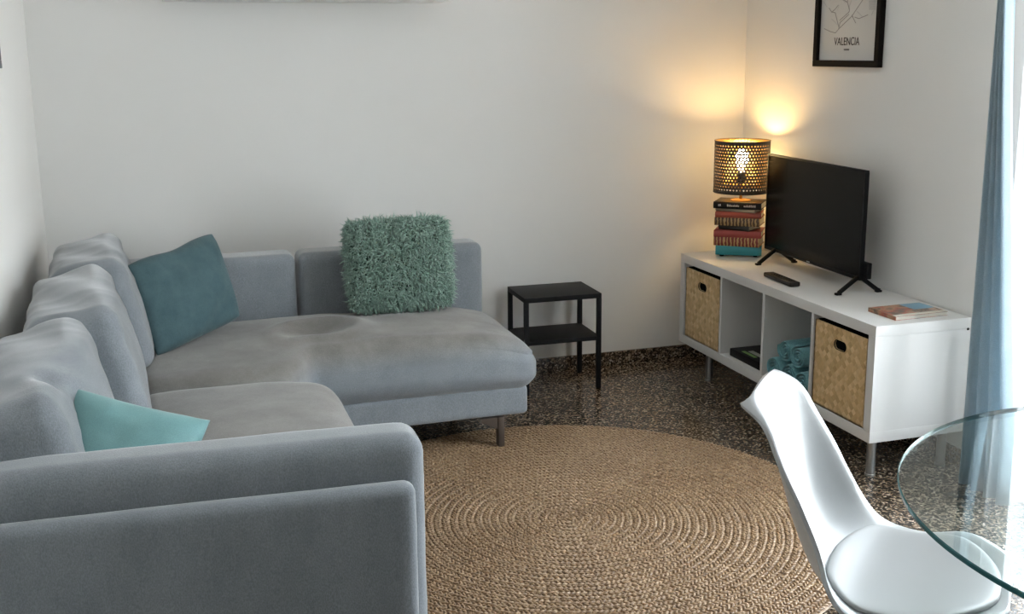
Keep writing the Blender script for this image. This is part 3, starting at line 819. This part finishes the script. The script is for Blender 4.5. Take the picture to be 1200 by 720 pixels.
# ------------------------------------------------------------------ framed map print
def framed_map():
    y0, y1, zb, zt = -1.045, -.601, 1.408, 2.03
    t = thing('framed_print', 'black framed city map print lettered VALENCIA on the right wall', 'picture', (-.001, (y0 + y1) / 2, zb))
    b = B(); w, dp = .026, .026
    for a in ((y0, y1, zb, zb + w), (y0, y1, zt - w, zt), (y0, y0 + w, zb + w, zt - w), (y1 - w, y1, zb + w, zt - w)):
        box(b, -dp, -.001, *a, .0015, 1)
    obj('picture_frame', b, M['frame'], t, angle=30)
    b = B(); box(b, -.010, -.006, y0 + w, y1 - w, zb + w, zt - w); pr = obj('print', b, M['print'], t, smooth=False)
    def ln(px, W, mat, bm):
        q = [V((-.0104, -.602 - (x - 957 + 4.6 * (yy / 77.5)) / 76 * .444, 1.408 + (77.5 - yy) / 77 * .2605)) for x, yy in px]
        for a, c in zip(q, q[1:]): bar(bm, a, c, W, .0006, (1, 0, 0))
    Z = lambda x, y: (940 + x / 8, y / 8)
    m1 = B()
    for poly in ([Z(300, 300), Z(330, 265), Z(455, 150), Z(560, 0)], [Z(332, 245), Z(300, 110), Z(265, 100), Z(240, 60)],
                 [Z(340, 185), Z(430, 110), Z(435, 90), Z(415, 20), Z(420, -20)], [Z(190, 255), Z(250, 285), Z(300, 300)],
                 [Z(455, 140), Z(490, 215)], [Z(480, 160), Z(520, 175), Z(600, 145)], [Z(265, 105), Z(300, 75), Z(330, 40)],
                 [Z(330, 265), Z(345, 205), Z(430, 130)], [Z(560, 0), Z(620, -90), Z(660, -220)], [Z(415, 20), Z(300, -60), Z(240, -160)],
                 [Z(420, -20), Z(480, -130), Z(470, -260)]):
        ln(poly, .0028, None, m1)
    obj('map_streets', m1, M['map_line'], pr, smooth=False)
    m2 = B(); rnd = random.Random(12)
    for _ in range(46):
        x, y = rnd.uniform(200, 640), rnd.uniform(-620, 250)
        if y > 170 and x < 300: continue
        a = rnd.choice([.7, .7, -.87, 2.3, 1.2]) + rnd.gauss(0, .1); L = rnd.uniform(30, 110)
        e = (max(190, min(650, x + L * math.cos(a))), min(262, y - L * math.sin(a)))
        ln([Z(x, y), Z(*e)], .0016, None, m2)
    for y in range(10, 100, 14): ln([Z(610, y), Z(668, y + 6)], .0036, None, m2)
    obj('map_lanes', m2, M['map_wash'], pr, smooth=False)
    # lettering
    cu = bpy.data.curves.new('lettering', 'FONT'); cu.body = 'VALENCIA'; cu.size = .046; cu.align_x = 'CENTER'; cu.align_y = 'CENTER'; cu.extrude = .0003
    tmp = bpy.data.objects.new('tmp', cu); C.objects.link(tmp)
    bpy.context.view_layer.update()
    me = bpy.data.meshes.new_from_object(tmp.evaluated_get(bpy.context.evaluated_depsgraph_get()))
    bpy.data.objects.remove(tmp); bpy.data.curves.remove(cu)
    xs = [v.co.x for v in me.vertices]; sx = .172 / (max(xs) - min(xs))
    ys = [v.co.y for v in me.vertices]; sy = .0315 / (max(ys) - min(ys))
    # text +x -> world -y, text +y -> world z
    for v in me.vertices:
        x, y, q = v.co; v.co = V((-.0105 - q, -.8157 - x * sx, 1.5077 + y * sy))
    me.materials.append(M['ink'])
    base = pr.parent.location
    me.transform(Matrix.Translation(-base))
    o = bpy.data.objects.new('lettering', me); C.objects.link(o); o.parent = pr
    g = B(); x = 0
    for q in range(6): box(g, -.0106, -.0100, -.8157 + .016 - q * .0062 - .004, -.8157 + .016 - q * .0062, 1.4735, 1.4795)
    obj('small_lettering', g, M['ink'], pr, smooth=False)
framed_map()

# picture on the left wall, only its corner shows
def left_picture():
    y0, y1, zb, zt = -1.55, -1.003, 1.446, 1.95
    t = thing('wall_picture', 'grey framed picture on the left wall, only a corner in view', 'picture', (XL + .001, (y0 + y1) / 2, zb))
    b = B(); w = .025
    for a in ((y0, y1, zb, zb + w), (y0, y1, zt - w, zt), (y0, y0 + w, zb + w, zt - w), (y1 - w, y1, zb + w, zt - w)):
        box(b, XL + .001, XL + .02, *a, .0015, 1)
    obj('picture_frame', b, M['grey_frame'], t, angle=30)
    b = B(); box(b, XL + .004, XL + .008, y0 + w, y1 - w, zb + w, zt - w); obj('print', b, M['print'], t, smooth=False)
left_picture()

# white wall shelf above the sofa
def shelf():
    t = thing('wall_shelf', 'long white shelf on the back wall at the top edge', 'shelf', (-2.057, -.001, 1.685))
    obj('board', box(B(), -2.614, -1.50, -.26, -.004, 1.685, 1.735, .002), M['white_shelf'], t, angle=30)
    obj('wall_rail', box(B(), -2.600, -1.515, -.0038, -.001, 1.690, 1.730), M['white_shelf'], t, angle=30)
shelf()

# ------------------------------------------------------------------ curtain
def curtain():
    t = thing('curtain', 'light blue curtain hanging at the edge of the balcony window', 'curtain', (-.09, -1.85, .02))
    b = B(); nz, ns = 24, 60; zt, zb = 2.32, .02
    grid = []
    for j in range(nz + 1):
        f = j / nz; zz = zt + (zb - zt) * f
        w = .042 + .150 * max(0, min(1.15, (1.66 - zz) / 1.28)) ** 1.15
        row = []
        for i in range(ns + 1):
            s = i / ns
            y = -1.793 - s * w
            x = -.125 - .024 * math.sin(s * 2 * PI * 3.5 + .6 * f) * (.5 + .5 * s + .2 * f)
            row.append(b.verts.new((x, y, zz)))
        grid.append(row)
    for A, Bq in zip(grid, grid[1:]):
        for i in range(ns): b.faces.new((A[i], A[i + 1], Bq[i + 1], Bq[i]))
    o = obj('curtain_cloth', b, M['curtain'], t, angle=180)
    md = o.modifiers.new('thick', 'SOLIDIFY'); md.thickness = .003
    b = B(); tube(b, [(-.125, -3.95, 2.335), (-.125, -1.72, 2.335)], .012, 16)
    for y in (-3.95, -1.72): lathe(b, [(0, -.02), (.02, -.02), (.02, .02), (0, .02)], (-.125, y, 2.335), 16, False)
    r = obj('curtain_rail', b, M['steel'], t)
    for y in (-3.7, -1.9):
        k = B(); tube(k, [(0, y, 2.335), (-.125, y, 2.335)], .006); obj('bracket', k, M['steel'], r)
curtain()
def sheer_mat():
    m, nt, b = new_mat('white_voile'); nt.nodes.remove(b); out = nt.nodes['Material Output']
    n = nd(nt, 'ShaderNodeTexNoise'); n.inputs['Scale'].default_value = 300; lk(nt, coords(nt), n.inputs['Vector'])
    t = nd(nt, 'ShaderNodeBsdfTranslucent'); t.inputs[0].default_value = (.9, .92, .93, 1)
    d = nd(nt, 'ShaderNodeBsdfDiffuse'); lk(nt, ramp(nt, n.outputs['Fac'], [(.3, (.78,) * 3), (.7, (.86,) * 3)]), d.inputs[0])
    p = nd(nt, 'ShaderNodeBsdfTransparent')
    x = nd(nt, 'ShaderNodeMixShader'); x.inputs[0].default_value = .25; lk(nt, t.outputs[0], x.inputs[1]); lk(nt, d.outputs[0], x.inputs[2])
    y = nd(nt, 'ShaderNodeMixShader'); y.inputs[0].default_value = .62; lk(nt, p.outputs[0], y.inputs[1]); lk(nt, x.outputs[0], y.inputs[2])
    lk(nt, y.outputs[0], out.inputs['Surface'])
    return m
def sheer():
    b = B(); grid = []; ns, nz = 150, 10
    for j in range(nz + 1):
        zz = 2.305 + (.02 - 2.305) * j / nz; row = []
        for i in range(ns + 1):
            s = i / ns
            row.append(b.verts.new((-.055 - .030 * math.sin(s * 2 * PI * 13 + .5 * math.sin(s * 9)) - .004 * math.sin(s * 60 + j), -1.745 - s * 1.40, zz)))
        grid.append(row)
    for A, Bq in zip(grid, grid[1:]):
        for i in range(ns): b.faces.new((A[i], A[i + 1], Bq[i + 1], Bq[i]))
    t = thing('sheer_curtain', 'white sheer curtain glowing with daylight behind the blue curtain', 'curtain', (-.055, -2.45, .02))
    obj('curtain_cloth', b, sheer_mat(), t, angle=180)
    r = B(); tube(r, [(-.055, -3.4, 2.312), (-.055, -1.74, 2.312)], .006, 12)
    obj('curtain_rail', r, M['steel'], t)
sheer()

# ------------------------------------------------------------------ glass table
def glass_table():
    cx, cy, zt = -1.009, -3.5115, .745; R_ = .578
    t = thing('glass_table', 'round clear glass table at the right edge beside the chair', 'table', (cx, cy, 0))
    b = B(); n = 128
    prof = [(0, zt), (R_ - .002, zt)]
    lathe(b, prof, (cx, cy, 0), n, False, 0)
    lathe(b, [(R_ - .002, zt), (R_, zt - .002), (R_, zt - .008), (R_ - .002, zt - .010)], (cx, cy, 0), n, False, 1)
    lathe(b, [(R_ - .002, zt - .010), (0, zt - .010)], (cx, cy, 0), n, False, 0)
    bmesh.ops.remove_doubles(b, verts=b.verts[:], dist=1e-6)
    bmesh.ops.recalc_face_normals(b, faces=b.faces[:])
    obj('tabletop', b, [M['table_glass'], M['glass_edge']], t)
    b = B(); lathe(b, [(0, zt - .011), (.11, zt - .011), (.11, zt - .02), (.035, zt - .03), (.03, zt - .06), (.03, .04), (.06, .03), (0, .03)], (cx, cy, 0), 32, False)
    obj('pedestal', b, M['steel'], t)
    b = B(); lathe(b, [(0, 0), (.25, 0), (.25, .008), (.06, .029), (0, .029)], (cx, cy, 0), 48, False)
    obj('foot_plate', b, M['steel'], t)
glass_table()

# ------------------------------------------------------------------ white shell chair
CF = V((math.cos(-.7725), math.sin(-.7725), 0)); CL = V((-CF.y, CF.x, 0)); CO = V((-1.324, -2.9834, 0))
def catmull(P, t):
    n = len(P) - 1; x = max(0, min(.99999, t)) * n; i = int(x); u = x - i
    g = lambda k: P[max(0, min(n, k))]
    p0, p1, p2, p3 = g(i - 1), g(i), g(i + 1), g(i + 2)
    return tuple(.5 * ((2 * b) + (c - a) * u + (2 * a - 5 * b + 4 * c - d) * u * u + (3 * b - a - 3 * c + d) * u ** 3) for a, b, c, d in zip(p0, p1, p2, p3))
PROF = [(-.276, .824), (-.256, .772), (-.235, .696), (-.213, .616), (-.187, .536), (-.142, .461), (-.067, .418), (.032, .417), (.134, .434), (.220, .447)]
#         half width, wing (how far sides come forward / up)
WIDE = [(.129, -.006), (.155, .029), (.175, .048), (.185, .070), (.194, .082), (.219, .076), (.237, .051), (.235, .033), (.230, .037), (.197, .023)]
def shell_pt(s, v, off=0):
    f, z_ = catmull(PROF, v); f2, z2 = catmull(PROF, v + .01); f1, z1 = catmull(PROF, v - .01)
    tf, tz_ = f2 - f1, z2 - z1; L = math.hypot(tf, tz_); nf, nz_ = -tz_ / L, tf / L   # inward normal: forward for back, up for seat
    hw, wing = catmull(WIDE, v)
    hw *= (1 - .06 * max(0, 1 - v / .09) ** 3) * (1 - .40 * max(0, (v - .84) / .16) ** 2.2)
    k = abs(s) ** 2.3 * wing
    lip = -.012 * max(0, (abs(s) - .86) / .14) ** 2                                   # lip rolls outward
    l = s * hw
    # rounded top of the back
    e = max(0, 1 - v / .16)
    zt = z_ - .0213 * abs(s) ** 2.11 * e
    return CO + CF * (f + nf * (k + lip + off)) + CL * l + V((0, 0, zt + nz_ * (k + lip + off)))
def chair():
    t = thing('shell_chair', 'white plastic shell chair with seat pad beside the glass table', 'chair', CO)
    b = B(); ns, nv = 36, 56
    g = [[b.verts.new(shell_pt(2 * i / ns - 1, j / nv)) for i in range(ns + 1)] for j in range(nv + 1)]
    for A, Bq in zip(g, g[1:]):
        for i in range(ns): b.faces.new((A[i], A[i + 1], Bq[i + 1], Bq[i]))
    bmesh.ops.recalc_face_normals(b, faces=b.faces[:])
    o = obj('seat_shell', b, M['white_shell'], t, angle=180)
    md = o.modifiers.new('thick', 'SOLIDIFY'); md.thickness = .009; md.offset = 0
    md = o.modifiers.new('round', 'BEVEL'); md.width = .003; md.segments = 2; md.limit_method = 'ANGLE'
    # seat pad
    b = B(); nr, na = 14, 72; rings = []
    ex = lambda c: math.copysign(abs(c) ** .72, c)
    for top in (1, 0):
        for q in (range(nr + 1) if top else range(nr, -1, -1)):
            r = math.sin(q / nr * PI / 2); row = []
            for a in range(na):
                ca, sa = math.cos(2 * PI * a / na), math.sin(2 * PI * a / na)
                off = .0055 + (.006 + .011 * max(0, 1 - r ** 7) ** .5 if top else 0)
                row.append(b.verts.new(shell_pt(.86 * ex(sa) * r, .775 + .195 * ex(ca) * r, off)))
            rings.append(row)
    for A, Bq in zip(rings, rings[1:]):
        for a in range(na):
            try: b.faces.new((A[a], A[(a + 1) % na], Bq[(a + 1) % na], Bq[a]))
            except ValueError: pass
    bmesh.ops.remove_doubles(b, verts=b.verts[:], dist=1e-6)
    bmesh.ops.recalc_face_normals(b, faces=b.faces[:])
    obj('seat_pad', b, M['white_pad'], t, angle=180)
    u = B()
    for a in (1, -1): bar(u, CO + CF * .065 + CL * .065 * a + V((0, 0, .385)), CO - CF * .065 - CL * .065 * a + V((0, 0, .385)), .03, .02, bev=.003)
    lathe(u, [(0, .385), (.05, .385), (.05, .408), (0, .408)], CO, 20, False)
    obj('underframe', u, M['black_metal'], t)
    for sf in (1, -1):
        for sl in (1, -1):
            l = B(); tube(l, [CO + CF * .06 * sf + CL * .06 * sl + V((0, 0, .380)), CO + CF * .16 * sf + CL * .16 * sl + V((0, 0, .0))], [.021, .012], 14)
            obj('leg', l, M['beech'], t)
chair()

# ------------------------------------------------------------------ daylight, camera
wd = bpy.data.worlds.new('sky'); S.world = wd; wd.use_nodes = True
bg = wd.node_tree.nodes['Background']
nt = wd.node_tree
tc = nd(nt, 'ShaderNodeTexCoord'); sp = nd(nt, 'ShaderNodeSeparateXYZ'); lk(nt, tc.outputs['Generated'], sp.inputs[0])
mr = nd(nt, 'ShaderNodeMapRange'); mr.inputs['From Min'].default_value = -1; lk(nt, sp.outputs['Z'], mr.inputs['Value'])
# overcast-bright sky above, added pale glow below the horizon to even out room light
lk(nt, ramp(nt, mr.outputs['Result'], [(.0, (1.02, 1.05, 1.06)), (.46, (1.02, 1.05, 1.06)), (.54, (1.0, 1.05, 1.09)), (1, (.76, .86, 1.0))]), bg.inputs['Color'])
bg.inputs['Strength'].default_value = 20.0
la = bpy.data.lights.new('daylight_window', 'AREA'); la.shape = 'RECTANGLE'; la.size = WZ1 - WZ0; la.size_y = WY1 - WY0
lo = bpy.data.objects.new('daylight_window', la); C.objects.link(lo)
lo.location = (.13, (WY0 + WY1) / 2, (WZ0 + WZ1) / 2); lo.rotation_euler = (0, math.radians(90), 0)
la.cycles.is_portal = True

cd = bpy.data.cameras.new('camera'); co = bpy.data.objects.new('camera', cd); C.objects.link(co)
cd.sensor_width = 36; cd.lens = 1287.72 * 36 / 1200; cd.shift_y = -27.77 / 1200; cd.clip_start = .05
r = V((.9515, -.3077, -.0084)).normalized(); fw = V((.2993, .9311, -.2084)); fw = (fw - r * fw.dot(r)).normalized(); up = r.cross(fw)
mw = Matrix((r, up, -fw)).transposed().to_4x4(); mw.translation = V((-2.6823, -4.7054, 1.4891))
co.matrix_world = mw
S.camera = co
S.view_settings.view_transform = 'Standard'; S.view_settings.look = 'None'
S.view_settings.gamma = 1; S.view_settings.use_curve_mapping = False
S.view_settings.exposure = 0.22
